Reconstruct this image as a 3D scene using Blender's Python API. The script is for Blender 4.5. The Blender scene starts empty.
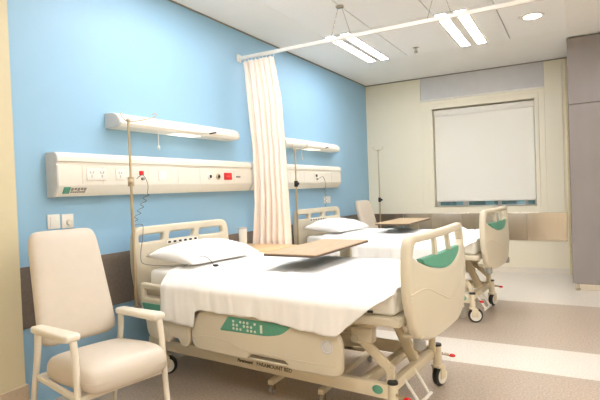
import bpy, bmesh, math, random
from mathutils import Vector, Matrix, noise
C = bpy.context.scene.collection
PI = math.pi
random.seed(7)

# ------------------------------------------------------------------ helpers
def lin(c):
    return tuple((x/12.92 if x <= .04045 else ((x+.055)/1.055)**2.4) for x in (v/255 for v in c))

def mat(name, rgb, rough=.5, metal=0., var=.03, scale=20, bump=0., bscale=200, spec=.5, coat=0., stretch=None):
    m = bpy.data.materials.new(name); m.use_nodes = True
    nt = m.node_tree; b = nt.nodes['Principled BSDF']
    col = lin(rgb)
    tc = nt.nodes.new('ShaderNodeTexCoord')
    mp = nt.nodes.new('ShaderNodeMapping'); nt.links.new(tc.outputs['Object'], mp.inputs['Vector'])
    if stretch: mp.inputs['Scale'].default_value = stretch
    n = nt.nodes.new('ShaderNodeTexNoise'); n.inputs['Scale'].default_value = scale; n.inputs['Detail'].default_value = 3
    nt.links.new(mp.outputs[0], n.inputs['Vector'])
    r = nt.nodes.new('ShaderNodeValToRGB')
    r.color_ramp.elements[0].position = .3; r.color_ramp.elements[1].position = .7
    r.color_ramp.elements[0].color = (*[max(0, c*(1-var)) for c in col], 1)
    r.color_ramp.elements[1].color = (*[min(1, c*(1+var)) for c in col], 1)
    nt.links.new(n.outputs['Fac'], r.inputs['Fac']); nt.links.new(r.outputs['Color'], b.inputs['Base Color'])
    b.inputs['Roughness'].default_value = rough; b.inputs['Metallic'].default_value = metal
    b.inputs['Specular IOR Level'].default_value = spec
    b.inputs['Coat Weight'].default_value = coat
    if bump:
        n2 = nt.nodes.new('ShaderNodeTexNoise'); n2.inputs['Scale'].default_value = bscale
        nt.links.new(mp.outputs[0], n2.inputs['Vector'])
        bp = nt.nodes.new('ShaderNodeBump'); bp.inputs['Strength'].default_value = bump; bp.inputs['Distance'].default_value = .002
        nt.links.new(n2.outputs['Fac'], bp.inputs['Height']); nt.links.new(bp.outputs[0], b.inputs['Normal'])
    return m

def emis(name, rgb, strength):
    m = bpy.data.materials.new(name); m.use_nodes = True
    b = m.node_tree.nodes['Principled BSDF']
    b.inputs['Base Color'].default_value = (.8, .8, .8, 1)
    b.inputs['Emission Color'].default_value = (*lin(rgb), 1)
    b.inputs['Emission Strength'].default_value = strength
    return m

class MB:
    """collects shapes into one mesh"""
    def __init__(s): s.bm = bmesh.new(); s.mi = 0
    def _faces(s, fs):
        for f in fs: f.material_index = s.mi
    def box(s, x0, x1, y0, y1, z0, z1, bev=0., M=None, seg=2):
        t = bmesh.new()
        bmesh.ops.create_cube(t, size=1)
        for v in t.verts:
            v.co = Vector(((x0+x1)/2+v.co.x*(x1-x0), (y0+y1)/2+v.co.y*(y1-y0), (z0+z1)/2+v.co.z*(z1-z0)))
        if bev: bmesh.ops.bevel(t, geom=list(t.edges), offset=bev, segments=seg, profile=.5, affect='EDGES')
        s.add(t, M); return s
    def add(s, t, M=None):
        if isinstance(t, bpy.types.Mesh):
            q = bmesh.new(); q.from_mesh(t); bpy.data.meshes.remove(t); t = q
        if M is not None: bmesh.ops.transform(t, matrix=M, verts=t.verts)
        mp = {v: s.bm.verts.new(v.co) for v in t.verts}
        for f in t.faces:
            try:
                g = s.bm.faces.new([mp[v] for v in f.verts]); g.material_index = s.mi
            except ValueError: pass
        t.free(); return s
    def cyl(s, p, q, r, r2=None, n=16, bev=0.):
        p = Vector(p); q = Vector(q); d = q-p; L = d.length
        t = bmesh.new()
        bmesh.ops.create_cone(t, cap_ends=True, segments=n, radius1=r, radius2=r if r2 is None else r2, depth=L)
        if bev:
            es = [e for e in t.edges if len(e.link_faces) == 2 and any(len(f.verts) > 4 for f in e.link_faces)]
            bmesh.ops.bevel(t, geom=es, offset=bev, segments=2, profile=.5, affect='EDGES')
        M = Matrix.Translation((p+q)/2) @ d.to_track_quat('Z', 'Y').to_matrix().to_4x4()
        s.add(t, M); return s
    def sphere(s, c, r, sc=(1, 1, 1), n=16):
        t = bmesh.new(); bmesh.ops.create_uvsphere(t, u_segments=n, v_segments=n//2, radius=r)
        s.add(t, Matrix.Translation(c) @ Matrix.Diagonal((*sc, 1))); return s
    def tube(s, pts, r, n=8, closed=False):
        pts = [Vector(p) for p in pts]; N = len(pts); rings = []
        up = None
        for i, p in enumerate(pts):
            if closed: d = pts[(i+1) % N]-pts[i-1]
            else: d = pts[min(i+1, N-1)]-pts[max(i-1, 0)]
            d.normalize()
            if up is None:
                up = Vector((0, 0, 1)) if abs(d.z) < .9 else Vector((1, 0, 0))
            a = d.cross(up)
            if a.length < 1e-4: a = d.cross(Vector((.3, 1, .2)))
            a.normalize(); up = a.cross(d).normalized()
            rr = r(i/(N-1)) if callable(r) else r
            rings.append([s.bm.verts.new(p+(a*math.cos(2*PI*k/n)+up*math.sin(2*PI*k/n))*rr) for k in range(n)])
        for i in range(N if closed else N-1):
            A, B = rings[i], rings[(i+1) % N]
            for k in range(n):
                s.bm.faces.new((A[k], A[(k+1) % n], B[(k+1) % n], B[k])).material_index = s.mi
        if not closed:
            s.bm.faces.new(rings[0][::-1]).material_index = s.mi; s.bm.faces.new(rings[-1]).material_index = s.mi
        return s
    def beam(s, p, q, w, h, bev=.004, side=(0, 1, 0)):
        """rectangular bar from p to q: w across (along side), h in the other direction"""
        p = Vector(p); q = Vector(q); d = q-p; L = d.length; d.normalize()
        sd = Vector(side); sd = (sd-d*sd.dot(d)).normalized(); o = d.cross(sd)
        M = Matrix.Translation((p+q)/2) @ Matrix((d, sd, o)).transposed().to_4x4()
        return s.box(-L/2, L/2, -w/2, w/2, -h/2, h/2, bev, M)
    def lathe(s, prof, c=(0, 0, 0), n=24, M=None):
        t = bmesh.new(); rings = []
        for r, z in prof: rings.append([t.verts.new((r*math.cos(2*PI*k/n), r*math.sin(2*PI*k/n), z)) for k in range(n)])
        for A, B in zip(rings, rings[1:]):
            for k in range(n): t.faces.new((A[k], A[(k+1) % n], B[(k+1) % n], B[k]))
        t.faces.new(rings[0][::-1]); t.faces.new(rings[-1])
        MM = Matrix.Translation(c)
        if M is not None: MM = MM @ M
        s.add(t, MM); return s
    def grid(s, P, uv=None):
        """P[i][j] points"""
        V = [[s.bm.verts.new(p) for p in row] for row in P]
        lay = s.bm.loops.layers.uv.verify() if uv else None
        for i in range(len(P)-1):
            for j in range(len(P[0])-1):
                f = s.bm.faces.new((V[i][j], V[i+1][j], V[i+1][j+1], V[i][j+1])); f.material_index = s.mi
                if uv:
                    for l, (a, b) in zip(f.loops, ((i, j), (i+1, j), (i+1, j+1), (i, j+1))): l[lay].uv = uv[a][b]
        return s
    def mesh(s, name, mats, smooth=True, ang=35):
        bmesh.ops.recalc_face_normals(s.bm, faces=s.bm.faces)
        me = bpy.data.meshes.new(name); s.bm.to_mesh(me); s.bm.free()
        for m in (mats if isinstance(mats, (list, tuple)) else [mats]): me.materials.append(m)
        if smooth:
            me.polygons.foreach_set('use_smooth', [True]*len(me.polygons)); me.set_sharp_from_angle(angle=math.radians(ang))
        return me
    def build(s, name, mats, parent=None, loc=None, **k):
        o = bpy.data.objects.new(name, s.mesh(name, mats, **k)); C.objects.link(o)
        if parent: o.parent = parent
        if loc: o.location = loc
        return o

def plate(outer, holes=(), th=.02, bev=.004, res=2):
    """flat plate with holes in the xy plane, centred on z=0; returns a bmesh"""
    cu = bpy.data.curves.new('tmp', 'CURVE'); cu.dimensions = '2D'; cu.fill_mode = 'BOTH'
    for pts in [outer, *holes]:
        sp = cu.splines.new('POLY'); sp.points.add(len(pts)-1)
        for p, q in zip(sp.points, pts): p.co = (q[0], q[1], 0, 1)
        sp.use_cyclic_u = True
    cu.extrude = th/2-bev; cu.bevel_depth = bev; cu.bevel_resolution = res; cu.offset = -bev
    ob = bpy.data.objects.new('tmp', cu); me = bpy.data.meshes.new_from_object(ob)
    t = bmesh.new(); t.from_mesh(me)
    bmesh.ops.remove_doubles(t, verts=t.verts, dist=1e-5)
    bpy.data.meshes.remove(me); bpy.data.objects.remove(ob); bpy.data.curves.remove(cu)
    return t

def remap(t, fn):
    for v in t.verts: v.co = Vector(fn(*v.co))
    return t

def fillet(pts, r, n=5):
    """round the corners of a polygon; r one radius or one for each corner"""
    N = len(pts); out = []
    for i in range(N):
        p = Vector(pts[i][:2]); a = Vector(pts[i-1][:2]); b = Vector(pts[(i+1) % N][:2])
        rr = r[i] if isinstance(r, (list, tuple)) else r
        if rr <= 0: out.append(tuple(p)); continue
        da = (a-p); db = (b-p); k = min(rr, da.length*.49, db.length*.49)
        A = p+da.normalized()*k; B = p+db.normalized()*k
        for j in range(n+1):
            t = j/n; out.append(tuple(A*(1-t)**2+p*2*t*(1-t)+B*t*t))
    return out

def text_bm(s, size, ext=.0005, shear=0., bold=0.):
    cu = bpy.data.curves.new('tmp', 'FONT'); cu.body = s; cu.size = size; cu.extrude = ext; cu.shear = shear; cu.offset = bold
    cu.align_x = 'CENTER'; cu.align_y = 'CENTER'
    ob = bpy.data.objects.new('tmp', cu); me = bpy.data.meshes.new_from_object(ob)
    t = bmesh.new(); t.from_mesh(me)
    bpy.data.meshes.remove(me); bpy.data.objects.remove(ob); bpy.data.curves.remove(cu)
    return t

def tag(o, label, cat, group=None):
    o['label'] = label; o['category'] = cat
    if group: o['group'] = group
    return o
def thing(name, label, cat, loc=(0, 0, 0), rz=0., group=None):
    o = bpy.data.objects.new(name, None); C.objects.link(o)
    o.empty_display_size = .1; o.location = loc; o.rotation_euler = (0, 0, rz)
    return tag(o, label, cat, group)
def struct(o): o['kind'] = 'structure'; return o
def copy_tree(o, parent=None):
    c = o.copy(); C.objects.link(c)
    if parent: c.parent = parent
    for ch in list(o.children): copy_tree(ch, c)
    return c
def fbm(x, y, z=0.): return noise.fractal(Vector((x, y, z)), 1., 2., 3)

# ------------------------------------------------------------------ materials
M_BLUE = mat('blue_wall_paint', (150, 190, 217), .5, var=.012, scale=3, bump=.05, bscale=300)
M_BAND = mat('brown_vinyl_band', (120, 108, 98), .4, var=.10, scale=60, bump=.25, bscale=160)
M_CREAM = mat('cream_wall_paint', (236, 227, 203), .45, var=.01, scale=3)
M_CREAM2 = mat('cream_wall_panel', (238, 230, 208), .4, var=.01, scale=3)
M_GREY = mat('grey_panel', (206, 204, 203), .5, var=.02, scale=8)
M_GAP = mat('shadow_gap', (140, 134, 124), .7)
M_CEIL = mat('ceiling_board', (246, 243, 238), .7, var=.01, scale=4)
M_TILE = mat('ceiling_tile', (248, 246, 243), .75, var=.015, scale=60)
M_STEEL = mat('brushed_steel', (226, 217, 204), .2, 1., var=.04, scale=6, stretch=(9, 9, .25))
M_CHROME = mat('chrome', (200, 190, 175), .22, 1., var=.03)
M_POLE = mat('brass_toned_steel', (206, 188, 158), .3, 1., var=.05)
M_CAB = mat('grey_laminate', (150, 142, 140), .25, var=.06, scale=4, stretch=(1, 1, .3))
M_BED = mat('bed_plastic', (213, 203, 181), .38, var=.012, scale=6)
M_FRAME = mat('bed_frame_enamel', (222, 209, 182), .4, var=.02, scale=12)
M_GREEN = mat('green_plastic', (92, 160, 134), .45, var=.05, scale=30)
M_MARK = mat('white_print', (214, 222, 205), .5)
M_DARKP = mat('black_plastic', (38, 36, 34), .45)
M_GREYP = mat('grey_rubber', (150, 146, 138), .55)
M_WHITEP = mat('white_plastic', (236, 231, 222), .4)
M_PANEL = mat('panel_plastic', (232, 226, 213), .38, var=.01)
M_ENDCAP = mat('grey_end_cap', (205, 203, 200), .45)
M_SHEET = mat('white_cotton', (248, 246, 243), .85, var=.008, scale=90, bump=.15, bscale=500, spec=.2)
M_MATT = mat('white_mattress_cover', (244, 241, 234), .75, var=.01, spec=.25)
M_VINYL = mat('cream_vinyl_upholstery', (207, 195, 179), .45, var=.015, scale=25, bump=.08, bscale=350)
M_CHFR = mat('cream_chair_frame', (226, 217, 200), .4, var=.01)
M_RED = mat('red_plastic', (214, 30, 34), .4)
M_LETTER = mat('brown_lettering', (96, 78, 60), .5)
M_SLOT = mat('socket_slot', (190, 184, 174), .5)
M_PINK = mat('pink_mark', (236, 130, 130), .5)
M_CORD = mat('dark_cord', (118, 114, 114), .5)
M_LOCK = mat('cream_laminate', (228, 210, 176), .4, var=.03, scale=20)
M_BLIND = mat('white_blind_fabric', (240, 236, 226), .8, var=.008, scale=200, spec=.2)
M_TUBE = emis('fluorescent_diffuser', (249, 250, 254), 23.)
M_FILL = emis('fill_diffuser', (248, 250, 255), 23.)  # glow for the unseen fixtures added as fill
M_DOWN = emis('downlight_lens', (255, 246, 232), 9.)
M_LAMPD = emis('lamp_lens', (255, 244, 222), .7)

def wood(name, c1, c2, rough=.4):
    m = mat(name, c1, rough, var=.0, scale=6, stretch=(14, 1.2, 14)); nt = m.node_tree
    r = [n for n in nt.nodes if n.type == 'VALTORGB'][0]
    r.color_ramp.elements[0].color = (*lin(c1), 1); r.color_ramp.elements[1].color = (*lin(c2), 1)
    return m
M_WOOD = wood('oak_laminate', (202, 174, 138), (184, 154, 118))
M_WOODL = wood('pale_wood_laminate', (226, 190, 142), (212, 174, 126))
M_EDGE = mat('dark_brown_edging', (92, 74, 60), .5)

def curtain_mat():
    m = mat('striped_curtain_cotton', (250, 232, 212), .8, spec=.15, var=0); nt = m.node_tree
    b = nt.nodes['Principled BSDF']
    uv = nt.nodes.new('ShaderNodeTexCoord'); sx = nt.nodes.new('ShaderNodeSeparateXYZ')
    nt.links.new(uv.outputs['UV'], sx.inputs[0])
    n = nt.nodes.new('ShaderNodeTexNoise'); n.noise_dimensions = '1D'; n.inputs['Scale'].default_value = 26; n.inputs['Detail'].default_value = 2
    nt.links.new(sx.outputs['X'], n.inputs['W'])
    r = nt.nodes.new('ShaderNodeValToRGB'); e = r.color_ramp.elements
    e[0].position = .38; e[0].color = (*lin((246, 226, 206)), 1); e[1].position = .56; e[1].color = (*lin((251, 241, 231)), 1)
    nt.links.new(n.outputs['Fac'], r.inputs['Fac']); nt.links.new(r.outputs['Color'], b.inputs['Base Color'])
    return m
M_CURT = curtain_mat()

def floor_mat(name, c1, c2, c3, rough=.32):
    m = mat(name, c1, rough, var=0, scale=120, bump=.02, bscale=60); nt = m.node_tree
    r = [n for n in nt.nodes if n.type == 'VALTORGB'][0]; e = r.color_ramp.elements
    n = [n for n in nt.nodes if n.type == 'TEX_NOISE'][0]; n.inputs['Scale'].default_value = 85; n.inputs['Detail'].default_value = 4
    e[0].position = .36; e[0].color = (*lin(c2), 1); e[1].position = .64; e[1].color = (*lin(c3), 1)
    q = e.new(.5); q.color = (*lin(c1), 1)
    return m
M_FLOOR = floor_mat('taupe_terrazzo_vinyl', (184, 166, 148), (170, 152, 134), (197, 181, 164))
M_STRIPE = floor_mat('white_terrazzo_vinyl', (219, 210, 197), (211, 201, 187), (228, 221, 210))

# ------------------------------------------------------------------ setting
YB = 7.0; ZC = 2.705; YF = -1.6; XR = 4.7
b = MB()
b.box(0, XR, YF, 3.35, -.05, 0); b.mi = 1; b.box(0, XR, 3.35, 3.86, -.05, 0); b.mi = 0; b.box(0, XR, 3.86, 5.29, -.05, 0)
b.mi = 1; b.box(0, XR, 5.29, YB+.1, -.05, 0)
struct(b.build('floor', [M_FLOOR, M_STRIPE], smooth=False))
b = MB(); b.box(-.1, 0, YF, YB+.1, -.05, ZC+.1); struct(b.build('wall_left', M_BLUE, smooth=False))
b = MB(); b.box(0, .006, 1.5, YB, .46, .81, .002); struct(b.build('trim_1', M_BAND, smooth=False))
b = MB(); b.box(-.02, .04, YF, 1.604, 0, ZC); struct(b.build('wall_corner', mat('shaded_cream_wall_paint', (214, 202, 168), .5, var=.01), smooth=False))  # shade put into the colour: cream wall paint darkened against the aisle light
b = MB(); b.box(.0, .052, YF, 1.616, 0, .165, .004); struct(b.build('baseboard_corner', mat('stone_baseboard', (196, 176, 150), .4, var=.05, scale=40), smooth=False))
b = MB(); b.box(XR, XR+.1, YF, YB+.1, -.05, ZC+.1); struct(b.build('wall_right', M_CREAM, smooth=False))
b = MB(); b.box(-.1, XR+.1, YF-.1, YF, -.05, ZC+.1); struct(b.build('wall_front', M_CREAM, smooth=False))
# back wall round the window opening
WX0, WX1, WZ0, WZ1 = .985, 2.28, .875, 2.245
b = MB()
b.box(-.1, WX0, YB, YB+.18, -.05, ZC+.1); b.box(WX1, XR+.1, YB, YB+.18, -.05, ZC+.1)
b.box(WX0, WX1, YB, YB+.18, -.05, WZ0); b.box(WX0, WX1, YB, YB+.18, WZ1, ZC+.1)
struct(b.build('wall_back', M_CREAM, smooth=False))
# hung cream panels left and right of the window, grey panel over it
b = MB()
for x0, x1, z0, z1 in ((.0, .826, .785, 2.69), (2.40, 2.60, .785, 2.69), (.826, WX0-.07, .785, 2.37), (WX1+.05, 2.40, .785, 2.37), (WX0-.07, WX1+.05, .785, WZ0-.0)):
    b.box(x0, x1, YB-.015, YB-.0005, z0, z1, .002)
b.box(.826, 2.40, YB-.012, YB-.0005, WZ1+.07, 2.362)
struct(b.build('wall_panelling', M_CREAM2, smooth=False))
b = MB(); b.box(.828, 2.398, YB-.012, YB-.0005, 2.385, 2.69); struct(b.build('trim_2', M_GREY, smooth=False))
b = MB(); b.box(.82, 2.40, YB-.03, YB-.0005, 2.362, 2.385, .004); struct(b.build('trim_3', M_WHITEP, smooth=False))
b = MB()   # architrave
for x0, x1, z0, z1 in ((WX0-.07, WX0, WZ0, WZ1), (WX1, WX1+.05, WZ0, WZ1), (WX0-.07, WX1+.05, WZ1, WZ1+.07)):
    b.box(x0, x1, YB-.022, YB-.0005, z0, z1, .004)
struct(b.build('trim_4', M_CREAM2, smooth=False))
b = MB()   # steel rail along the wall, in sheets
xs = [0, .52, .93, 1.33, 1.74, 2.16, 2.62]
for x0, x1 in zip(xs, xs[1:]): b.box(x0+.002, x1-.002, YB-.012, YB-.0005, .423, .783, .002)
struct(b.build('trim_5', M_STEEL, smooth=False))
b = MB(); b.box(2.636, 2.66, YB-.03, YB-.0005, 0, 2.69, .003); struct(b.build('trim_6', mat('cream_corner_trim', (216, 200, 160), .4), smooth=False))
b = MB(); b.box(0, 2.66, YB-.018, YB-.0005, 0, .075, .004); b.cyl((0, YB-.018, .004), (2.66, YB-.018, .004), .012, n=10)
struct(b.build('baseboard_back', mat('white_cove_skirting', (226, 216, 200), .45), smooth=False))
b = MB(); b.box(0, .010, 1.604, YB, ZC-.011, ZC-.0005); b.box(0, 2.66, YB-.0165, YB-.0005, ZC-.012, ZC-.0005)
struct(b.build('trim_7', M_GAP, smooth=False))
# window
b = MB()
for x0, x1, z0, z1 in ((WX0, WX0+.045, WZ0, WZ1), (WX1-.03, WX1, WZ0, WZ1), (WX0, WX1, WZ0, WZ0+.012), (WX0, WX1, WZ1-.04, WZ1), (1.345, 1.42, WZ0, WZ1), (1.80, 1.84, WZ0, WZ1), (2.135, 2.17, WZ0, WZ1)):
    b.box(x0, x1, YB+.11, YB+.15, z0, z1, .003)
w = b.build('window_1', M_WHITEP, smooth=False); struct(w)
mg = bpy.data.materials.new('window_glass'); mg.use_nodes = True; nt = mg.node_tree
for n in list(nt.nodes):
    if n.type != 'OUTPUT_MATERIAL': nt.nodes.remove(n)
tr = nt.nodes.new('ShaderNodeBsdfTransparent'); tr.inputs[0].default_value = (.72, .88, .88, 1)
gl = nt.nodes.new('ShaderNodeBsdfGlossy'); gl.inputs['Roughness'].default_value = .02
mx = nt.nodes.new('ShaderNodeMixShader'); mx.inputs[0].default_value = .08
nt.links.new(tr.outputs[0], mx.inputs[1]); nt.links.new(gl.outputs[0], mx.inputs[2])
nt.links.new(mx.outputs[0], [n for n in nt.nodes if n.type == 'OUTPUT_MATERIAL'][0].inputs[0])
b = MB(); b.box(WX0+.01, WX1-.01, YB+.127, YB+.133, WZ0+.005, WZ1-.01); b.build('pane', mg, w, smooth=False)
b = MB(); b.box(WX0, WX1, YB-.02, YB+.11, WZ0-.012, WZ0, .003); b.build('window_sill', M_CREAM2, w, smooth=False)
# ceiling: border boards and tile field with grooves
TX0, TX1, TY1 = .55, 2.68, 5.70
b = MB()
b.box(-.05, TX0, YF, YB+.1, ZC, ZC+.05); b.box(TX0, TX1, TY1, YB+.1, ZC, ZC+.05); 
AXS = ((3.2, 3.49), (4.1, 4.39)); AY = ((-.8, .42), (2.3, 3.52))
for x0, x1 in ((TX1, AXS[0][0]), (AXS[0][1], AXS[1][0]), (AXS[1][1], XR+.05)): b.box(x0, x1, YF, YB+.1, ZC, ZC+.05)
for x0, x1 in AXS:
    for y0, y1 in ((YF, AY[0][0]), (AY[0][1], AY[1][0]), (AY[1][1], YB+.1)): b.box(x0, x1, y0, y1, ZC, ZC+.05)
b.box(TX1-.006, TX1+.006, YF, TY1, ZC-.012, ZC+.02, .002)
b.mi = 1; g = .005
rows = [YF, -.4, .82, 2.04, 3.26, 4.48, TY1]
FX = ((.55, .83), (1.64, 1.93))
lit = (4.48, 2.04, -.4)
for y0, y1 in zip(rows, rows[1:]):
    br = [(.55, 1.045), (1.045, 1.64), (1.64, 2.15), (2.15, 2.68)]
    if y0 in lit[1:]: br = [(.55 if y0 < 0 else .83, 1.045), (1.045, 1.64), (1.93, 2.15), (2.15, 2.68)]
    if y0 == lit[0]: br = [(.83, 1.045), (1.045, 1.64), (1.93, 2.15), (2.15, 2.68)]
    for x0, x1 in br: b.box(x0+g, x1-g, y0+g, y1-g, ZC-.001, ZC+.04)
b.mi = 2; b.box(TX0, TX1, YF, TY1, ZC+.05, ZC+.06)
struct(b.build('ceiling', [M_CEIL, M_TILE, M_GAP], smooth=False))

def troffer(x0, x1, y0, y1, label, tube=None):
    t = thing('ceiling_light', label, 'ceiling light', ((x0+x1)/2, (y0+y1)/2, ZC-.004), 0, 'recessed ceiling lights')
    hw = (x1-x0)/2-.006; hl = (y1-y0)/2-.006; s = .088
    b = MB()   # frame with a raised central spine and open slots
    for a0, a1 in ((-hw, -hw+.010), (-hw+.010+s, hw-.010-s), (hw-.010, hw)): b.box(a0, a1, -hl, hl, 0, .04, .002)
    for c0, c1 in ((-hl, -hl+.012), (hl-.012, hl)): b.box(-hw, hw, c0, c1, .0005, .04)
    b.build('frame', M_WHITEP, t, smooth=False)
    for a0 in (-hw+.010, hw-.010-s):
        b = MB(); b.box(a0, a0+s, -hl+.012, hl-.012, .004, .012, .002); b.build('diffuser', tube or M_TUBE, t, smooth=False)
    return t
troffer(*FX[0], 4.48, 5.70, 'recessed twin strip ceiling light left of centre, nearest the blue wall')
troffer(*FX[1], 4.48, 5.70, 'recessed twin strip ceiling light in front of the window, beside the sprinkler')
for k, y0 in enumerate((2.04, -.4)):  # out of view, added for fill light, same design as the visible pair
    troffer(*FX[1], y0, y0+1.22, ('added unseen twin strip fill light above the foot of the near bed', 'added unseen twin strip fill light above the viewpoint')[k], M_FILL)
troffer(*FX[0], 2.04, 3.26, 'added unseen twin strip fill light above the head of the near bed')  # unseen as well, added to brighten the upper near wall
for q, (x0, x1) in enumerate(AXS):  # aisle fixtures outside the frame, added to fill the room with light
    for k, (y0, y1) in enumerate(AY):
        troffer(x0, x1, y0, y1, 'added unseen twin strip fill light over the %s, %s' % (('aisle', 'right hand wall')[q], ('at the near end', 'in front of the cupboard')[k]), M_FILL)
def downlight(x, y, label):
    t = thing('downlight', label, 'downlight', (x, y, ZC), 0, 'round ceiling downlights')
    b = MB(); n = 32
    b.lathe([(.075, -.004), (.098, -.006), (.102, 0), (.102, .0015), (.07, .0015)], (0, 0, -.001)); b.build('trim_ring', M_WHITEP, t)
    b = MB(); b.lathe([(.0005, -.008), (.05, -.0075), (.078, -.004), (.078, -.002)], (0, 0, -.001)); b.build('lens', M_DOWN, t)
downlight(2.41, 5.06, 'round white recessed downlight above the right end of the window')
t = thing('fire_sprinkler', 'small metal sprinkler head hanging from the ceiling between the strip lights', 'sprinkler', (1.22, 5.42, ZC))
b = MB(); b.lathe([(.03, -.003), (.034, 0), (.034, .0), (.005, .0)], (0, 0, -.001)); b.build('escutcheon', M_CHROME, t)
b = MB(); b.cyl((0, 0, -.05), (0, 0, -.002), .009); b.cyl((0, 0, -.056), (0, 0, -.052), .022); b.tube([(-.012, 0, -.02), (-.016, 0, -.04), (0, 0, -.054)], .003); b.tube([(.012, 0, -.02), (.016, 0, -.04), (0, 0, -.054)], .003); b.build('spray_head', M_CHROME, t)

# roller blind
t = thing('roller_blind', 'white roller blind drawn down almost over the whole window', 'blind', ((WX0+WX1)/2, YB+.05, .955))
hw = (WX1-WX0)/2-.012
b = MB(); b.box(-hw, hw, -.001, .001, 0, 1.22); b.build('fabric', M_BLIND, t, smooth=False)
b = MB(); b.box(-hw, hw, -.008, .008, -.012, .016, .005); b.build('bottom_bar', M_WHITEP, t)
b = MB(); b.cyl((-hw, .03, 1.235), (hw, .03, 1.235), .026); b.build('roller', M_BLIND, t)
b = MB(); b.box(-hw-.008, hw+.008, -.012, -.004, 1.19, 1.272, .003); b.build('cover', M_WHITEP, t)

# building across the street
mb = mat('facade', (84, 118, 112), .9, var=.3, scale=1.2, stretch=(8, 1, .3))
t = thing('building', 'dark teal building seen through the gap under the blind', 'building', (1, 14, -8))
b = MB(); b.box(-12, 16, 0, 4, 0, 14); b.build('facade', mb, t, smooth=False)
b = MB()
for k in range(36): b.box(-11.8+k*.76, -11.6+k*.76, -.12, 0, 0, 14)
b.build('fins', mat('facade_fins', (150, 176, 176), .5), t, smooth=False)

# tall cupboard on the right
t = thing('tall_cupboard', 'tall glossy grey cupboard standing at the right edge beside the window wall', 'cupboard', (2.672, 6.03, 0))
b = MB(); b.box(0, 2.0, .02, .95, .07, 2.695, .003); b.build('carcass', M_CAB, t, smooth=False)
for z0, z1, nm in ((.072, 1.985, 'door'), (1.993, 2.69, 'upper_panel')):
    for x0 in (0, .6, 1.2):
        b = MB(); b.box(x0+.002, x0+.597, 0, .019, z0, z1, .003); d = b.build(nm, M_CAB, t, smooth=False)
        if nm == 'door':
            b = MB(); b.tube([(x0+.55, 0, .95), (x0+.55, -.03, .97), (x0+.55, -.03, 1.13), (x0+.55, 0, 1.15)], .006); b.build('handle', M_CHROME, d)
b = MB(); b.box(.02, 1.98, .02, .9, 0, .069, .003); b.build('plinth', M_STEEL, t, smooth=False)
b = MB(); b.lathe([(.022, 0), (.022, .02), (.012, .024), (.012, .069)], (.05, .008, 0)); b.build('foot', M_CHROME, t)

# ------------------------------------------------------------------ wall services
def outlet_ring(b, y, z, x, r):
    b.lathe([(r, 0), (r, .008), (r*.8, .012)], (x, y, z), 20, Matrix.Rotation(PI/2, 4, 'Y'))
def service_panel(y0, L, label, full, cs=.62):
    t = thing('service_panel', label, 'wall panel', (0, y0, 1.2), 0, 'bedhead service panels')
    prof = [(0, .0), (.062, .0), (.066, .006), (.098, .062), (.1, .07), (.1, .185), (.094, .19), (.094, .206), (.106, .21), (.106, .236), (.1, .25), (.075, .264), (.0, .264)]
    b = MB()
    P = [[(x, y, z) for x, z in prof] for y in (.012, L-.012)]
    b.grid(P); b.build('casing', M_PANEL, t, ang=20)
    for y in (0, L-.012):
        b = MB(); q = plate([(x*1.03, z-.002) for x, z in prof], (), .012, .002)
        remap(q, lambda x, z, d: (x, y+.006+d, z)); b.add(q); b.build('end_cap', M_ENDCAP, t, ang=30)
    # lids: thin joints in the face
    mj = mat('joint_grey', (206, 196, 176), .5)
    for y in (.17, .32, .55, .70, 1.0, 1.25, 1.7):
        b = MB(); b.box(.1, .1008, y, y+.003, .075, .18); b.build('joint', mj, t, smooth=False)
    def socket(y, z, n=2):
        b = MB(); b.box(.0995, .105, y, y+.075*n, z, z+.075, .003); s = b.build('power_socket', M_WHITEP, t)
        for k in range(n):
            for dy, dz, a in ((.026, .05, .5), (.046, .05, -.5), (.036, .026, 0)):
                b = MB(); b.box(-.0015, .0015, -.0035, .0035, -.009, .009, 0, Matrix.Translation((.1052, y+k*.075+dy, z+dz)) @ Matrix.Rotation(a, 4, 'X'))
                b.build('slot', M_SLOT, s, smooth=False)
    socket(.20 if full else .25, .095)
    socket(.42, .095, 1)
    b = MB(); b.box(.0995, .104, .80, .875, .09, .165, .003); b.build('blank_plate', M_WHITEP, t)
    b = MB(); b.box(.0995, .106, cs, cs+.04, .13, .16, .004); cb = b.build('call_socket', M_RED if full else M_DARKP, t)
    b = MB(); b.cyl((.1, cs+.025, .105), (.118, cs+.025, .105), .010); b.build('call_plug', M_GREYP, t)
    if full:
        for y, m1, m2, nm in ((1.37, M_WHITEP, M_DARKP, 'gas_outlet'), (1.478, M_POLE, M_DARKP, 'gas_outlet')):
            b = MB(); outlet_ring(b, y, .125, .1, .026); o = b.build(nm, m1, t)
            b = MB(); outlet_ring(b, y, .125, .104, .015); b.build('valve', m2, o)
        b = MB(); b.box(.0995, .107, 1.56, 1.665, .097, .158, .003); r = b.build('emergency_socket', M_RED, t)
        for dy in (-.02, 0, .02):
            b = MB(); b.box(.107, .1078, 1.612+dy-.004, 1.612+dy+.004, .122, .134)
            b.build('slot', M_PINK, r, smooth=False)
        b = MB(); b.box(.0995, .106, 1.73, 1.79, .118, .130, .003); b.build('data_port', M_CORD, t)
        # maker's mark on the sloping lower face
        MM = Matrix.Translation((.085, .07, .037)) @ Matrix.Rotation(math.radians(30), 4, 'Y')
        b = MB(); b.box(-.001, .0025, -.022, .022, -.022, .022, 0, MM); b.mi = 1
        for k in range(5): b.box(-.001, .002, .03+k*.022, .045+k*.022, -.004+.004*(k % 2), .016, 0, MM)
        for k in range(7): b.box(-.001, .002, .03+k*.015, .041+k*.015, -.018, -.008, 0, MM)
        b.build('maker_mark', [M_GREEN, M_GREYP], t, smooth=False)
    return t
service_panel(1.81, 1.98, 'long cream bedhead service panel with red socket above the near bed', 1)
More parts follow.
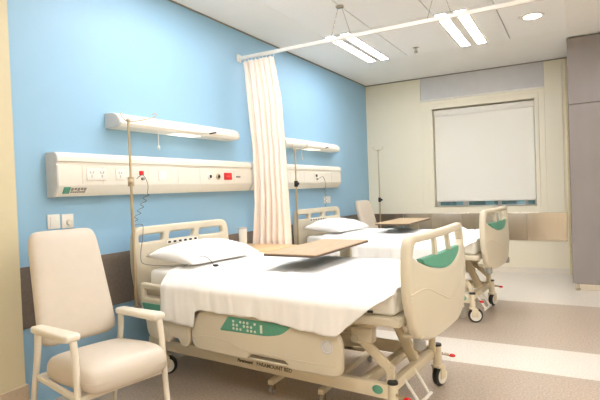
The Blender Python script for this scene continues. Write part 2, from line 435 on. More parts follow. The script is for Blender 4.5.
service_panel(3.795, 1.98, 'cream bedhead service panel beyond the curtain above the far bed', 0, 1.28)

def wall_lamp(y0, label):
    L = 1.325
    t = thing('wall_lamp', label, 'wall lamp', (0, y0, 1.645), 0, 'long bedhead wall lamps')
    prof = [(0, .0), (.1, .0), (.128, .008), (.14, .028), (.135, .055), (.115, .08), (.08, .097), (0, .10)]
    b = MB(); b.grid([[(x, y, z) for x, z in prof] for y in (.02, L-.02)])
    for y in (.02, L-.02):
        f = [b.bm.verts.new((x, y, z)) for x, z in prof]; b.bm.faces.new(f)
    b.build('housing', M_PANEL, t, ang=40)
    for y, s in ((0, 1), (L, -1)):
        b = MB(); q = plate([(x*1.01, z) for x, z in prof], (), .02, .006); remap(q, lambda x, z, d: (x, y+s*.01+d, z)); b.add(q); b.build('end_cap', M_ENDCAP, t, ang=40)
    b = MB(); b.box(.02, .12, .54, .82, -.004, .004, .003); b.build('diffuser', M_LAMPD, t)
    b = MB(); b.tube([(.12, .36, .005), (.12, .36, -.06), (.12, .362, -.11)], .0025); b.sphere((.12, .362, -.115), .009, (1, 1, 1.6)); b.build('pull_cord', M_WHITEP, t)
    b = MB(); b.box(-.001, .002, -.045, .045, -.006, .006, .002, Matrix.Translation((.1405, .95, .034)) @ Matrix.Rotation(.2, 4, 'X')); b.build('badge', M_DARKP, t)
    return t
wall_lamp(2.245, 'long white wall lamp with pull cord above the near bed')
wall_lamp(4.365, 'long white wall lamp above the far bed, partly behind the curtain')

def switch(y, z, label, knob):
    t = thing('wall_switch', label, 'switch', (0, y, z), 0, 'white switch plates on the blue wall')
    b = MB(); b.box(0, .009, -.041, .041, -.043, .043, .004); b.build('plate', M_WHITEP, t)
    if knob:
        b = MB(); b.lathe([(.02, 0), (.018, .014), (.016, .016)], (.008, .006, -.008), 20, Matrix.Rotation(PI/2, 4, 'Y')); b.build('dial', M_PANEL, t)
    else:
        b = MB(); b.box(.008, .013, -.026, .026, -.03, .03, .003); b.build('rocker', M_WHITEP, t)
switch(1.842, 1.053, 'white blank switch plate above the near armchair, left one of the pair', 0)
switch(1.934, 1.05, 'white switch plate with a round dial above the near armchair', 1)
switch(5.50, 1.05, 'white switch plate right of the far bed headboard, left one of the pair', 0)
switch(5.595, 1.05, 'white switch plate right of the far bed headboard, right one of the pair', 0)

# ------------------------------------------------------------------ curtain and rail
t = thing('curtain_rail', 'white ceiling hung curtain rail crossing the room', 'curtain rail', (0, 3.785, 2.42))
b = MB(); b.box(.002, 3.6, -.012, .012, -.002, .028, .003); b.box(0, .012, -.03, .03, -.02, .05, .004); b.build('track', M_WHITEP, t)
for x in (1.05, 1.86, 3.0):
    b = MB(); b.box(x-.03, x+.03, -.02, .02, .262, .284, .003); h = b.build('ceiling_bracket', M_CHROME, t)
    for s in (-.09, .09):
        b = MB(); b.tube([(x+s*.2, 0, .264), (x+s, 0, .028)], .0022, 6); b.build('suspension_wire', M_CHROME, h)
for k in range(9):
    b = MB(); x = .07+k*.04; b.tube([(x, 0, 0), (x, .004, -.018), (x, 0, -.030), (x, -.006, -.020)], .0025, 6); b.build('hook', M_WHITEP, t)
b = MB(); P = []; UV = []
NS, NZ = 180, 40
for i in range(NS+1):
    s = i/NS; row = []; ur = []
    for j in range(NZ+1):
        v = j/NZ; z = 2.39-v*2.18
        w0 = .055+.063*min(1, v/.38)-.05*max(0, min(1, (v-.6)/.2)); w1 = .40+.06*min(1, v*6)+.02*v+.06*max(0, v-.15)
        x = w0+(w1-w0)*(s+.012*math.sin(2*PI*4*s+2*v))
        a = .014+.011*min(1, v*3)
        ph = 2*PI*6.5*s+.5*math.sin(3*s*PI)+.3*fbm(s*3, v*1.2)
        y = 3.775+a*math.sin(ph)*(1+.3*fbm(s*4, v, 3))+.012*fbm(s*2, v*3, 8)
        x += .005*math.cos(ph)
        row.append((x, y, z)); ur.append((s, v))
    P.append(row); UV.append(ur)
b.grid(P, UV); cu = b.build('curtain', M_CURT, ang=80)
so = cu.modifiers.new('thick', 'SOLIDIFY'); so.thickness = .002
tag(cu, 'pale peach striped curtain bunched up at the blue wall between the two beds', 'curtain')

# ------------------------------------------------------------------ bed
def along(pts, r): return fillet(pts, r, 5)
def smooth_curve(ctrl, n=10):
    out = []; N = len(ctrl)
    for i in range(N-1):
        p0, p1, p2, p3 = (Vector(ctrl[max(i-1, 0)]), Vector(ctrl[i]), Vector(ctrl[i+1]), Vector(ctrl[min(i+2, N-1)]))
        for k in range(n):
            t = k/n; out.append(tuple(.5*((2*p1)+(p2-p0)*t+(2*p0-5*p1+4*p2-p3)*t*t+(3*p1-p0-3*p2+p3)*t**3)))
    out.append(tuple(ctrl[-1])); return out

def subdiv(t, mx=.05, it=4):
    for _ in range(it):
        es = [e for e in t.edges if e.calc_length() > mx]
        if not es: break
        bmesh.ops.subdivide_edges(t, edges=es, cuts=1, use_grid_fill=False)
        bmesh.ops.triangulate(t, faces=[f for f in t.faces if len(f.verts) > 4])
    return t

def make_bed(label, loc, rz):
    t = thing('hospital_bed', label, 'bed', loc, rz, 'adjustable hospital beds')
    # headboard
    out = along([(-.445, .98), (.445, .98), (.465, .80), (.45, .62), (.40, .44), (-.40, .44), (-.45, .62), (-.465, .80)], [.07, .07, .1, .1, .05, .05, .1, .1])
    holes = [along([(-.405, .875), (-.405, .925), (-.18, .925), (-.19, .875)], .018),
             along([(-.135, .875), (-.125, .925), (.11, .925), (.10, .875)], .018),
             along([(.155, .875), (.165, .925), (.39, .925), (.40, .875)], .018)]
    b = MB(); b.add(remap(subdiv(plate(out, holes, .045, .014, 3)), lambda v, z, d: (-.01-.03*(1-(v/.46)**2)-d, v, z)))
    hb = b.build('headboard', M_BED, t, ang=50)
    b = MB(); b.box(-.013, -.0105, -.16, .14, .842, .868, .001); b.mi = 1
    for k in range(6): b.box(-.0106, -.0098, -.15+k*.05, -.125+k*.05, .848, .862)
    b.build('warning_label', [M_WHITEP, M_DARKP], hb, smooth=False)
    for v in (-.26, .26):
        b = MB(); b.lathe([(.008, 0), (.007, .008), (.003, .009)], (-.012, v, .80), 12, Matrix.Rotation(PI/2, 4, 'Y')); b.build('screw_cap', M_POLE, hb)
    # footboard: curved outwards, open crescent under the grip
    out = along([(-.415, .962), (.408, .968), (.452, .80), (.455, .66), (.38, .50), (.25, .445), (-.25, .445), (-.38, .50), (-.445, .66), (-.445, .80)],
                [.055, .055, .1, .08, .06, .08, .08, .06, .08, .1])
    arc = [(-.385+  .77*k/16, .868-.10*math.sin(PI*k/16)**.8) for k in range(17)]
    crescent = along(arc+[(.36, .926), (-.36, .926)], [0]*17+[.03, .03])
    def fb(v, z, d):
        bul = .035*(1-(v/.5)**2)+.03*math.exp(-((z-.66)/.16)**2)*(1-(v/.5)**2)
        return (1.845+bul+d, v, z)
    b = MB(); b.add(remap(subdiv(plate(out, [crescent], .045, .015, 3)), fb))
    ridge = smooth_curve([(-.43, .70), (-.30, .71), (-.15, .655), (0, .61), (.15, .655), (.30, .71), (.44, .70)])
    b.tube([fb(v, z, .0215) for v, z in ridge], .004, 6)
    fo = b.build('footboard', M_BED, t, ang=50)
    gl = [(-.27, .842)]+[(-.27+.54*k/14, .842-.075*math.sin(PI*k/14)) for k in range(1, 14)]+[(.27, .842)]
    gl = [(-.29, .845)]+[(v, .868-.10*math.sin(PI*(v+.385)/.77)**.8+.002) for v in [-.27+.54*k/14 for k in range(15)]]+[(.29, .845)]
    b = MB(); b.add(remap(subdiv(plate(gl, (), .034, .004)), fb)); b.build('green_inset', M_GREEN, fo, ang=50)
    for v in (-.10, .10):
        b = MB(); b.beam(fb(v*1.15, .80, 0), fb(v, .925, 0), .035, .022, .006); b.build('grip_post', M_BED, fo)
    # platform and under frame
    b = MB(); b.box(.07, 1.825, -.435, .435, .545, .588, .012); b.build('mattress_platform', M_BED, t)
    b = MB()
    for v in (-.29, .29): b.box(.15, 1.62, v-.02, v+.02, .48, .546, .004)
    for u in (.2, .8, 1.5): b.box(u-.02, u+.02, -.31, .31, .485, .545, .004)
    b.build('upper_frame', M_FRAME, t)
    for s in (-1, 1):
        b = MB(); b.box(-.03, 1.745, s*.32-.018, s*.32+.018, .165, .236, .004); fr = b.build('frame_rail', M_FRAME, t)
        if s < 0:
            b = MB(); X = Matrix.Rotation(PI/2, 4, 'X')
            b.add(text_bm('PARAMOUNT BED', .030, shear=.0, bold=.0006), Matrix.Translation((1.03, -.3385, .205)) @ X)
            b.build('lettering', M_LETTER, fr, smooth=False); b = MB()
            b.add(text_bm('Paramount', .026, shear=.25, bold=.0012), Matrix.Translation((.82, -.3385, .205)) @ X)
            b.build('lettering', M_LETTER, fr, smooth=False)
            b = MB(); b.lathe([(.022, 0), (.02, .0015)], (1.66, -.338, .205), 20, Matrix.Rotation(PI/2, 4, 'X') @ Matrix.Diagonal((1.3, 1, 1, 1))); b.build('green_sticker', M_GREEN, fr)
    for u in (0, 1.56, 1.70):
        b = MB(); b.box(u-.022, u+.022, -.31, .31, .175, .225, .004); b.build('cross_bar', M_FRAME, t)
    # corner posts and castors
    for u, s in ((.11, -1), (.11, 1), (1.735, -1), (1.735, 1)):
        v = s*.325
        b = MB(); b.cyl((u, v, .12), (u, v, .245), .025, n=20); b.box(u-.03, u+.03, v-.03, v+.03, .115, .135, .008)
        b.box(u-.012, u+.04, v-.032, v-.024, .05, .125, .003); b.box(u-.012, u+.04, v+.024, v+.032, .05, .125, .003)
        yaw = {(.11, -1): 35, (.11, 1): 20, (1.735, -1): 25, (1.735, 1): 78}[(u, s)]
        TR = Matrix.Translation((u, v, 0)) @ Matrix.Rotation(math.radians(yaw), 4, 'Z') @ Matrix.Translation((-u, -v, 0))
        bmesh.ops.transform(b.bm, matrix=TR, verts=b.bm.verts)
        ca = b.build('castor', M_FRAME, t)
        b = MB(); c = TR @ Vector((u+.02, v, .0625)); RW = Matrix.Rotation(math.radians(yaw), 4, 'Z') @ Matrix.Rotation(PI/2, 4, 'X')
        b.lathe([(.03, -.02), (.05, -.02), (.06, -.012), (.0625, 0), (.06, .012), (.05, .02), (.03, .02)], c, 28, RW)
        w_ = b.build('tyre', M_DARKP, ca)
        b = MB(); b.lathe([(.005, -.022), (.046, -.0225), (.048, 0), (.046, .0225), (.005, .022)], c, 28, RW); b.build('hub', M_WHITEP, ca)
        b = MB(); b.lathe([(.026, 0), (.027, .004), (.024, .012), (.004, .014)], (u, v, .243), 20); b.build('post_cap', M_DARKP, ca)
    # lifting linkage at both ends
    for u0, d in ((1.60, 1), (.42, -1)):
        for s in (-1, 1):
            v = s*.30
            b = MB(); b.beam((u0-.03*d, v, .425), (u0+.115*d, v, .30), .03, .05, .012)
            b.cyl((u0+.115*d, v-.022, .30), (u0+.115*d, v+.022, .30), .018); b.cyl((u0-.03*d, v-.022, .425), (u0-.03*d, v+.022, .425), .02)
            b.build('lift_arm', M_FRAME, t)
            b = MB(); b.box(min(u0+.095*d, u0+.135*d), max(u0+.095*d, u0+.135*d), v-.014, v+.014, .21, .315, .008); b.build('lift_post', M_FRAME, t)
            b = MB(); b.box(u0-.085, u0+.035, v-.028, v+.028, .42, .495, .01); b.cyl((u0-.06*d, v-.034, .435), (u0-.06*d, v+.034, .435), .018); b.build('pivot_bracket', M_BED, t)
            b = MB(); b.beam((u0-.05*d, v, .46), (u0+.08*d, v, .545), .028, .04, .006); b.build('support_strut', M_FRAME, t)
        b = MB(); b.beam((u0-.06*d, .08, .53), (u0+.09*d, .08, .225), .04, .055, .005); b.build('actuator', M_FRAME, t)
    b = MB(); b.cyl((.3, 0, .44), (.95, 0, .44), .03); b.box(.95, 1.2, -.06, .06, .40, .48, .01); b.build('motor', M_GREYP, t)
    # pedal frame and red tipped brake lever at the foot
    b = MB()
    b.tube([(1.71, 0, .215), (1.75, .01, .15), (1.79, .02, .075)], .009); b.tube([(1.71, -.14, .205), (1.75, -.135, .15), (1.79, -.125, .08)], .009)
    b.tube([(1.79, .05, .075), (1.79, -.16, .078)], .009); b.build('pedal_bar', M_WHITEP, t)
    for s in (-1, 1):
        b = MB(); b.tube([(1.735, s*.325, .20), (1.77, s*.34, .195), (1.81, s*.345, .19)], .008); br = b.build('brake_lever', M_CHROME, t)
        b = MB(); b.sphere((1.815, s*.346, .19), .014, (1.5, 1, .7)); b.build('red_tip', M_RED, br)
        b = MB(); b.lathe([(.024, -.026), (.029, -.02), (.029, .02), (.024, .026)], (1.875, s*.325, .455), 24); b.build('bumper_roller', M_GREYP, t)
        b = MB(); b.box(1.80, 1.895, s*.325-.024, s*.325+.024, .481, .50, .007); b.build('bumper_bracket', M_BED, t)
        b = MB(); b.lathe([(.03, -.03), (.036, -.02), (.036, .02), (.03, .03)], (-.03, s*.40, .45), 24); b.build('bumper_roller', M_GREYP, t)
    # side rails
    for s in (-1, 1):
        F = lambda u, z, d: (u, s*(.475+d), z)
        out = along([(.64, .53), (1.50, .53), (1.556, .47), (1.553, .31), (1.515, .285), (1.245, .278), (1.225, .318), (.985, .318), (.965, .285), (.58, .285), (.545, .33), (.552, .44)],
                    [.06, .05, .05, .03, .03, .02, .02, .02, .02, .04, .05, .06])
        b = MB(); b.add(remap(plate(out, (), .034, .012, 3), F))
        b.tube([F(u, z, .016) for u, z in smooth_curve([(.56, .355), (.70, .375), (.85, .365), (.95, .335), (1.1, .335), (1.3, .335), (1.52, .34)])], .004, 6)
        sr = b.build('side_rail', M_BED, t, ang=45)
        b = MB(); b.box(.975, 1.235, s*.47-.012, s*.47+.012, .285, .297, .005); b.build('release_handle', M_BED, sr)
        g = along([(.845, .507), (1.275, .507), (1.215, .455), (1.12, .432), (.78, .424)], [.012, .012, .06, .06, .012])
        b = MB(); b.add(remap(plate(g, (), .008, .003), lambda u, z, d: F(u, z, .017+d))); b.mi = 1
        for k in range(7):
            for q in range(3):
                if (k+q) % 4 != 3:
                    b.lathe([(.0075, 0), (.0075, .0015)], F(.885+k*.025, .446+q*.020, .021 if s < 0 else .0215), 10, Matrix.Rotation(PI/2, 4, 'X'))
        b.box(1.07, 1.085, s*.4955-.001, s*.4955+.001, .443, .487)
        b.build('control_panel', [M_GREEN, M_MARK], sr, ang=45)
        b = MB(); b.lathe([(.034, 0), (.034, .004), (.026, .006), (.024, .003), (.004, .003)], F(1.474, .428, .0165), 24, Matrix.Rotation(PI/2*(1 if s < 0 else -1), 4, 'X')); b.build('medallion', M_ENDCAP, sr)
        b = MB(); b.box(.80, .90, s*.44-.03, s*.44+.03, .50, .545, .005); b.box(1.3, 1.4, s*.44-.03, s*.44+.03, .50, .545, .005); b.build('rail_hinge', M_FRAME, sr)
        # head section
        out = along([(.10, .64), (.50, .625), (.53, .58), (.53, .32), (.505, .283), (.455, .283), (.435, .325), (.375, .325), (.355, .29), (.16, .30), (.135, .44), (.10, .50)],
                    [.03, .05, .03, .04, .03, .02, .02, .02, .02, .05, .05, .04])
        hole = along([(.135, .545), (.48, .545), (.48, .592), (.135, .602)], .015)
        b = MB(); b.add(remap(plate(out, [hole], .034, .012, 3), F))
        b.tube([F(u, z, .016) for u, z in smooth_curve([(.16, .40), (.28, .40), (.34, .37), (.36, .33)])], .004, 6)
        hr = b.build('side_rail', M_BED, t, ang=45)
        g = along([(.118, .515), (.46, .515), (.44, .465), (.145, .455)], [.01, .01, .03, .02])
        b = MB(); b.add(remap(plate(g, (), .008, .003), lambda u, z, d: F(u, z, .017+d))); b.build('control_panel', M_GREEN, hr, ang=45)
        b = MB(); b.box(.25, .33, s*.44-.03, s*.44+.03, .50, .545, .005); b.build('rail_hinge', M_FRAME, hr)
    # socket for the drip stand
    b = MB(); b.cyl((.05, -.484, .44), (.05, -.484, .482), .02, n=16); b.box(.032, .07, -.484, -.42, .435, .46, .005); b.build('pole_socket', M_GREYP, t)
    return t

BED1 = ((.237, 2.71, 0), math.radians(-4.6)); BED2 = ((.237, 4.85, 0), math.radians(-5.4))
bed = make_bed('near hospital bed in cream plastic with green panels, beside the armchair', *BED1)
bed2 = copy_tree(bed); bed2.location = BED2[0]; bed2.rotation_euler = (0, 0, BED2[1])
bed2['label'] = 'far hospital bed in cream plastic, beyond the curtain by the steel wall band'

def place(o, bd): o.location = bd[0]; o.rotation_euler = (0, 0, bd[1]); return o
def make_mattress(bd, label):
    t = thing('mattress', label, 'mattress', bd[0], bd[1], 'bed mattresses')
    b = MB(); b.box(.10, 1.80, -.42, .42, .589, .712, .035, seg=4); b.build('cover', M_MATT, t)
    b = MB(); b.box(1.66, 1.69, -.4225, -.4195, .60, .612); b.build('tag', M_DARKP, t, smooth=False)
    return t
make_mattress(BED1, 'white covered mattress on the near bed, its corner showing by the foot')
make_mattress(BED2, 'white covered mattress on the far bed under the creased sheet')

def make_sheet(bd, label, hem, seed, puff=0.):
    NU = 170; b = MB(); P = []
    def hz(u):
        for (a, x), (c, y) in zip(hem, hem[1:]):
            if u <= c: return x+(y-x)*max(0, (u-a))/(c-a)
        return hem[-1][1]
    for i in range(NU+1):
        u = .315+(1.815-.315)*i/NU; row = []
        def side(sgn, zh):
            pts = []; n = 22
            for k in range(1, n+1):
                q = k/n; z = .728+(zh-.728)*q; dz = .728-z
                sm = min(1, dz/.10); sm = sm*sm*(3-2*sm); v = .402+.036*min(1, dz/.02)**.5+.070*sm
                amp = .006+.012*min(1, dz/.2)
                v += amp*abs(fbm(u*7, z*1.2+seed, sgn)+.45*math.sin(u*19+seed+2*fbm(u*2, z*2)))*min(1, dz/.06)
                
                uu = u+.012*fbm(u*5, z*4, seed+5)*min(1, dz/.1)
                pts.append((uu, sgn*v, z))
            return pts
        far = side(1, .56+.03*fbm(u*3, seed))
        row += far[::-1]
        for k in range(41):
            v = .40-.80*k/40
            z = .728+.0055*fbm(u*6, v*6, seed)+.004*fbm(u*14+v*6, v*3, seed+2)-.004*(abs(v)/.4)**6
            z += puff*max(0, fbm(u*5+v*4, v*7, seed+9))*max(0, min(1, (u-1.2)/.3))
            row.append((u, v, max(z, .7165)))
        row += side(-1, hz(u)+.006*fbm(u*12, 1, seed))
        P.append(row)
    b.grid(P); o = b.build('bed_sheet', M_SHEET, ang=180)
    so = o.modifiers.new('thick', 'SOLIDIFY'); so.thickness = .003; so.offset = 1
    place(o, bd); tag(o, label, 'sheet', 'white bed sheets'); return o
HEM1 = [(.30, .435), (.36, .43), (.48, .425), (.575, .415), (.593, .42), (.606, .51), (.66, .525), (1.0, .525), (1.3, .505), (1.48, .492), (1.54, .49), (1.6, .545), (1.7, .63), (1.80, .70), (1.82, .705)]
HEM2 = [(.27, .53), (1.0, .53), (1.45, .52), (1.55, .54), (1.65, .62), (1.80, .70), (1.82, .705)]
make_sheet(BED1, 'white sheet spread over the near bed, a loose flap hanging by its head end', HEM1, 1.3)
make_sheet(BED2, 'white creased sheet on the far bed, bunched up toward its foot', HEM2, 7.7, .05)

def make_pillow(bd, label, seed, c=(.28, -.085), half=(.205, .325), tilt=.07):
    b = MB(); n = 36
    def pt(a, q, top):
        ea = 1-abs(a)**2.6; eq = 1-abs(q)**2.6
        h = max(0, ea)**.46*max(0, eq)**.46
        pin = 1-.07*(a*a*(1-q*q)+q*q*(1-a*a))*1.0
        x = a*half[0]*(1-.10*(1-abs(q)**2)*abs(a)**3+.04*abs(q)); y = q*half[1]*(1-.07*(1-abs(a)**2)*abs(q)**3)
        w = .006*fbm(a*3+seed, q*4)*h+.010*(1-h)*math.sin(9*q+7*a+seed)*h
        z = (.092*h+w) if top else (-.032*h)
        return (x, y, z)
    for top in (1, 0):
        b.grid([[pt(-1+2*i/n, -1+2*j/n, top) for j in range(n+1)] for i in range(n+1)])
    bmesh.ops.remove_doubles(b.bm, verts=b.bm.verts, dist=1e-4)
    o = b.build('pillow', M_SHEET, ang=180)
    R = Matrix.Rotation(bd[1], 4, 'Z')
    o.location = Vector(bd[0])+R @ Vector((c[0], c[1], .776)); o.rotation_euler = (0, tilt, bd[1])
    return tag(o, label, 'pillow', 'white pillows')
make_pillow(BED1, 'plump white pillow at the head of the near bed with a cord lying on it', 2.)
make_pillow(BED2, 'plump white pillow at the head of the far bed', 5.)

# ------------------------------------------------------------------ drip stands
def hook_pole(name, label, loc, top, base, floor_stand, hooks=((1, -.35), (-1, .35)), knob_z=None, knob_mat=None):
    t = thing(name, label, 'drip stand', loc, 0, 'drip stands')
    b = MB(); b.cyl((0, 0, base), (0, 0, base+(top-base)*.6), .011, n=14); b.build('pole', M_POLE, t)
    b = MB(); b.cyl((0, 0, base+(top-base)*.55), (0, 0, top), .008, n=14); b.build('upper_pole', M_POLE, t)
    for ax, ay in hooks:
        d = Vector((ax, ay, 0))
        b = MB(); pts = [(0, 0, top-.01)]
        pts += [tuple(d*s+Vector((0, 0, top-.01+dz))) for s, dz in ((.03, .006), (.07, .02), (.10, .035), (.112, .05), (.105, .058), (.095, .052))]
        b.tube(smooth_curve(pts, 6), .0035, 8); b.build('hook', M_POLE, t)
    b = MB(); b.sphere((0, 0, top), .014); b.build('finial', M_POLE, t)
    kz = knob_z or base+(top-base)*.6
    b = MB(); b.cyl((0, 0, kz-.03), (0, 0, kz+.03), .02, n=16); b.cyl((0, 0, kz), (.035, -.03, kz), .008); b.sphere((.04, -.034, kz), .016); b.build('height_clamp', knob_mat or M_POLE, t)
    if floor_stand:
        for k in range(5):
            a = 2*PI*k/5+.3
            b = MB(); b.tube([(0, 0, .10), (.12*math.cos(a), .12*math.sin(a), .085), (.27*math.cos(a), .27*math.sin(a), .06)], .012); lg = b.build('leg', M_CHROME, t)
            b = MB(); b.cyl((.27*math.cos(a), .27*math.sin(a)-.01, .027), (.27*math.cos(a), .27*math.sin(a)+.01, .027), .026, n=20); b.build('castor', M_DARKP, lg)
    return t
def bedpt(bd, u, v, z=0.):
    R = Matrix.Rotation(bd[1], 4, 'Z'); return Vector(bd[0])+R @ Vector((u, v, z))
hook_pole('drip_stand', 'slim metal drip pole fixed to the near bed headboard, hooks in front of the lamp', bedpt(BED1, .05, -.484), 1.672, .482, False, ((.9, 1.3), (-.25, -.3)), 1.28)
hook_pole('drip_stand', 'slim metal drip pole at the far bed headboard, beside the curtain', bedpt(BED2, .05, -.484), 1.60, .482, False, ((.8, 1.0), (-.1, -.3)), 1.25, M_DARKP)
hook_pole('drip_stand', 'floor standing drip stand with a dark clamp beside the far armchair, cream wall behind', (.305, 6.61, 0), 1.70, .10, True, ((.6, .2), (-.6, -.2)), 1.005, M_DARKP)

# ------------------------------------------------------------------ over bed tables
def overbed_table(loc, label, ctop=(0, 0)):
    t = thing('overbed_table', label, 'table', loc, 0, 'over bed tables')   # origin: floor under the middle of the top
    ov = fillet([(-.17, -.395), (.17, -.395), (.17, .395), (-.17, .395)], .02)
    b = MB(); b.add(plate(ov, (), .016, .001), Matrix.Translation((0, 0, .822))); b.build('tabletop', M_WOOD, t, smooth=False)
    b = MB(); b.add(plate(fillet([(-.173, -.398), (.173, -.398), (.173, .398), (-.173, .398)], .022), (), .011, .003), Matrix.Translation((0, 0, .8195))); b.build('edging', M_EDGE, t)
    b = MB(); b.box(-.05, .05, -.05, .41, .79, .814, .004); b.build('top_bracket', M_DARKP, t)
    b = MB(); b.box(-.04, .04, .375, .415, .06, .80, .006); b.build('column', M_FRAME, t)
    b = MB()
    b.box(-.19, .19, .375, .415, .055, .085, .006)
    for x in (-.165, .165): b.box(x-.018, x+.018, -.38, .385, .055, .085, .006)
    b.build('base', M_FRAME, t)
    for x in (-.165, .165):
        for y in (-.36, .36):
            b = MB(); b.box(x-.015, x+.015, y-.012, y+.012, .04, .056, .003); b.box(x-.017, x-.012, y-.012, y+.012, .02, .05); b.box(x+.012, x+.017, y-.012, y+.012, .02, .05); c = b.build('castor', M_CHROME, t)
            b = MB(); b.cyl((x-.011, y, .025), (x+.011, y, .025), .025, n=20, bev=.004); b.build('wheel', M_GREYP, c)
    return t
overbed_table((1.31, 2.765, 0), 'wood topped over bed table reaching across the near bed')
overbed_table((1.16, 4.98, 0), 'wood topped over bed table reaching across the far bed')

# ------------------------------------------------------------------ bedside locker and jug
t = thing('bedside_locker', 'pale wood topped bedside locker between the near bed and the curtain', 'locker', (.30, 3.455, 0))
b = MB(); b.box(-.255, .255, -.235, .235, .09, .69, .006); b.build('body', M_LOCK, t)
b = MB(); b.box(-.27, .31, -.26, .245, .69, .715, .006); b.build('top', M_WOODL, t)
b = MB(); b.box(.255, .272, -.225, .225, .52, .68, .004); d = b.build('drawer', M_LOCK, t)
b = MB(); b.tube([(.272, -.06, .60), (.295, -.05, .60), (.295, .05, .60), (.272, .06, .60)], .005); b.build('handle', M_CHROME, d)
b = MB(); b.box(.255, .272, -.225, .225, .10, .51, .004); d = b.build('door', M_LOCK, t)
b = MB(); b.tube([(.272, .17, .36), (.295, .17, .37), (.295, .17, .45), (.272, .17, .46)], .005); b.build('handle', M_CHROME, d)
for x in (-.2, .2):
    for y in (-.19, .19):
        b = MB(); b.cyl((x, y, .0), (x, y, .09), .016); b.build('foot', M_CHROME, t)
t = thing('water_jug', 'small white plastic beaker on the bedside locker left of the curtain', 'beaker', (.185, 3.49, .716))
b = MB(); b.lathe([(.030, 0), (.034, .004), (.038, .155), (.036, .157), (.034, .155), (.029, .01)], n=24); b.build('beaker', M_WHITEP, t)
b = MB(); b.lathe([(.0385, .15), (.04, .152), (.04, .162), (.012, .166)], n=24); b.build('lid', M_ENDCAP, t)

# ------------------------------------------------------------------ armchairs
def make_chair(label, loc, rz):
    t = thing('armchair', label, 'armchair', loc, rz, 'high back patient armchairs')
    # seat cushion: rounded, front edge rolled
    def cushion(w0, w1, L, th, n=28, crown=.018, e=5):
        P = []
        b = MB()
        for top in (1, -1):
            G = []
            for i in range(n+1):
                a = math.sin(PI/2*(-1+2*i/n)); row = []
                for j in range(n+1):
                    q = math.sin(PI/2*(-1+2*j/n))
                    # rounded square mapping
                    k = 1/max(1e-6, (abs(a)**e+abs(q)**e)**(1/e)) * max(abs(a), abs(q)) if (a or q) else 1
                    A, Q = a*k, q*k
                    w = w0+(w1-w0)*(A+1)/2
                    r = max(abs(a), abs(q)); edge = max(0, 1-r**12)**.5
                    row.append((A*L/2, Q*w/2, top*(th/2*edge+crown*(1-A*A)*(1-Q*Q))))
                G.append(row)
            b.grid(G)
        bmesh.ops.remove_doubles(b.bm, verts=b.bm.verts, dist=1e-4)
        return b
    b = cushion(.43, .435, .48, .13, e=8)
    for v in b.bm.verts:
        if v.co.x > .08: v.co.z -= .9*(v.co.x-.08)**2
    bmesh.ops.transform(b.bm, matrix=Matrix.Translation((.055, 0, .360)) @ Matrix.Rotation(math.radians(-5), 4, 'Y'), verts=b.bm.verts)
    b.build('seat', M_VINYL, t, ang=60)
    b = cushion(.425, .365, .605, .07, crown=.010, e=9)
    ry = math.radians(-90-16)
    M = Matrix.Translation((-.292, 0, .726)) @ Matrix.Rotation(math.radians(-(90+15.5)), 4, 'Y')
    bmesh.ops.transform(b.bm, matrix=M, verts=b.bm.verts); b.build('backrest', M_VINYL, t, ang=60)
    for s in (-1, 1):
        v = s*.225
        b = MB(); ar = plate(fillet([(-.195, -.035), (-.195, .028), (.17, .038), (.20, .03), (.20, -.04), (.17, -.045)], .02), (), .034, .012, 3)
        bmesh.ops.transform(ar, matrix=Matrix.Translation((0, v, .555)) @ Matrix.Rotation(math.radians(-2), 4, 'Y'), verts=ar.verts); b.add(ar)
        b.build('armrest', M_CHFR, t, ang=50)
        b = MB(); b.tube(smooth_curve([(.185, v, .545), (.20, v, .45), (.218, v*1.01, .20), (.235, v*1.02, .0)], 6), lambda q: .0165-.003*q, 14); b.build('leg', M_CHFR, t)
        b = MB(); b.tube(smooth_curve([(-.185, v, .548), (-.20, v, .42), (-.26, v*1.01, .20), (-.31, v*1.02, .0)], 6), lambda q: .0165-.003*q, 14); b.build('leg', M_CHFR, t)
        b = MB(); b.beam((-.21, v*.985, .30), (.212, v*.985, .283), .018, .03, .005); b.build('side_stretcher', M_CHFR, t)
    b = MB(); b.beam((.20, -.215, .283), (.20, .215, .283), .018, .03, .005, (1, 0, 0)); b.build('seat_frame', M_CHFR, t); b = MB(); b.beam((-.20, -.215, .30), (-.20, .215, .30), .018, .03, .005, (1, 0, 0)); b.build('seat_frame', M_CHFR, t)
    return t
ch = make_chair('cream high back armchair in the left foreground, below the switch plates', (.604, 1.662, 0), math.radians(-10.5))
c2 = copy_tree(ch); c2.location = (.63, 6.02, 0); c2.rotation_euler = (0, 0, math.radians(-6))
c2['label'] = 'cream high back armchair in the far corner, mostly hidden by the far bed'

# ------------------------------------------------------------------ nurse call cord (near bed)
def cord_path(bd, y_plug):
    p = [Vector((.118, y_plug, 1.305)), Vector((.16, y_plug+.02, 1.33)), Vector((.17, y_plug+.05, 1.26)), Vector((.155, y_plug+.055, 1.20))]
    end = bedpt(bd, -.06, -.40, .995)
    for k in range(1, 61):
        q = k/60; c = p[3].lerp(end, q); a = 2*PI*q*5
        p.append(c+Vector((.010*math.cos(a), .018*math.sin(a), 0)))
    return p
p = cord_path(BED1, 2.39)
p += [bedpt(BED1, *q) for q in ((-.035, -.365, .999), (.005, -.37, .985), (.018, -.39, .90), (.022, -.41, .82), (.05, -.428, .755), (.12, -.425, .742), (.20, -.42, .742), (.32, -.405, .742), (.40, -.39, .745), (.45, -.36, .775), (.485, -.31, .80), (.515, -.28, .775), (.53, -.27, .748), (.545, -.26, .739))]
t = thing('call_cord', 'dark curly nurse call cord from the wall panel down onto the near pillow', 'cord', (0, 0, 0))
b = MB(); b.tube(smooth_curve([tuple(v) for v in p], 3), .0022, 6); b.build('cord', M_CORD, t)
e = bedpt(BED1, .545, -.26, .738)
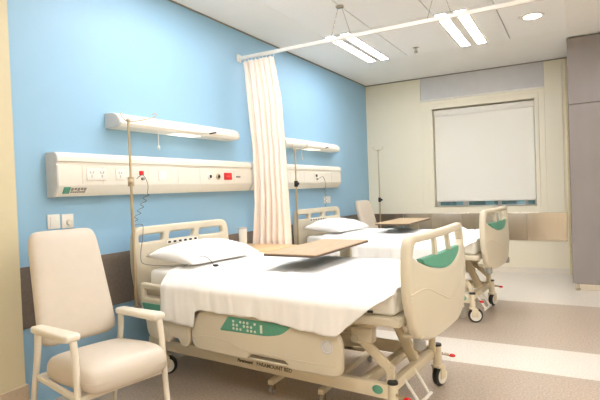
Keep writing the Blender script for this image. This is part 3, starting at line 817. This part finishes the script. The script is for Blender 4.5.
b = MB(); b.sphere(e, .014, (1.6, 1, .6)); b.build('push_button', M_DARKP, t)
p = [Vector((.118, 5.10, 1.305)), Vector((.16, 5.14, 1.33)), Vector((.165, 5.19, 1.26))]+[Vector((.155+.006*math.cos(k*1.05), 5.20+.014*math.sin(k*1.05), 1.22-.008*k)) for k in range(30)]+[Vector((.15, 5.21, .93)), Vector((.15, 5.21, .85))]
o = MB().tube(smooth_curve([tuple(v) for v in p], 6), .0028, 6).build('call_cord', M_CORD)
tag(o, 'thin call cord hanging from the far panel behind the far headboard', 'cord')

# ------------------------------------------------------------------ light, world, camera
w = bpy.data.worlds.new('world'); bpy.context.scene.world = w; w.use_nodes = True
nt = w.node_tree; bg = nt.nodes['Background']
sky = nt.nodes.new('ShaderNodeTexSky'); sky.sky_type = 'NISHITA'; sky.sun_disc = False; sky.sun_elevation = math.radians(35); sky.sun_rotation = math.radians(120)
nt.links.new(sky.outputs[0], bg.inputs[0]); bg.inputs[1].default_value = .2

cd = bpy.data.cameras.new('camera'); cam = bpy.data.objects.new('camera', cd); C.objects.link(cam)
F, YAW, PIT, ROL = 493.07, .5118, .02111, -.03711
f = Vector((-math.sin(YAW), math.cos(YAW), 0)); r = Vector((math.cos(YAW), math.sin(YAW), 0)); u = Vector((0, 0, 1))
f2 = f*math.cos(PIT)-u*math.sin(PIT); u2 = u*math.cos(PIT)+f*math.sin(PIT)
r3 = r*math.cos(ROL)+u2*math.sin(ROL); u3 = -r*math.sin(ROL)+u2*math.cos(ROL)
Rm = Matrix((r3, u3, -f2)).transposed().to_4x4(); cam.matrix_world = Matrix.Translation((2.73, 0, 1.19)) @ Rm
cd.sensor_width = 36; cd.lens = F/600*36; cd.clip_start = .05
bpy.context.scene.camera = cam
vs = bpy.context.scene.view_settings
vs.view_transform = 'Standard'; vs.look = 'None'; vs.gamma = 1; vs.use_curve_mapping = False
vs.exposure = .5
bpy.context.scene.cycles.max_bounces = 10
bpy.context.scene.cycles.diffuse_bounces = 6
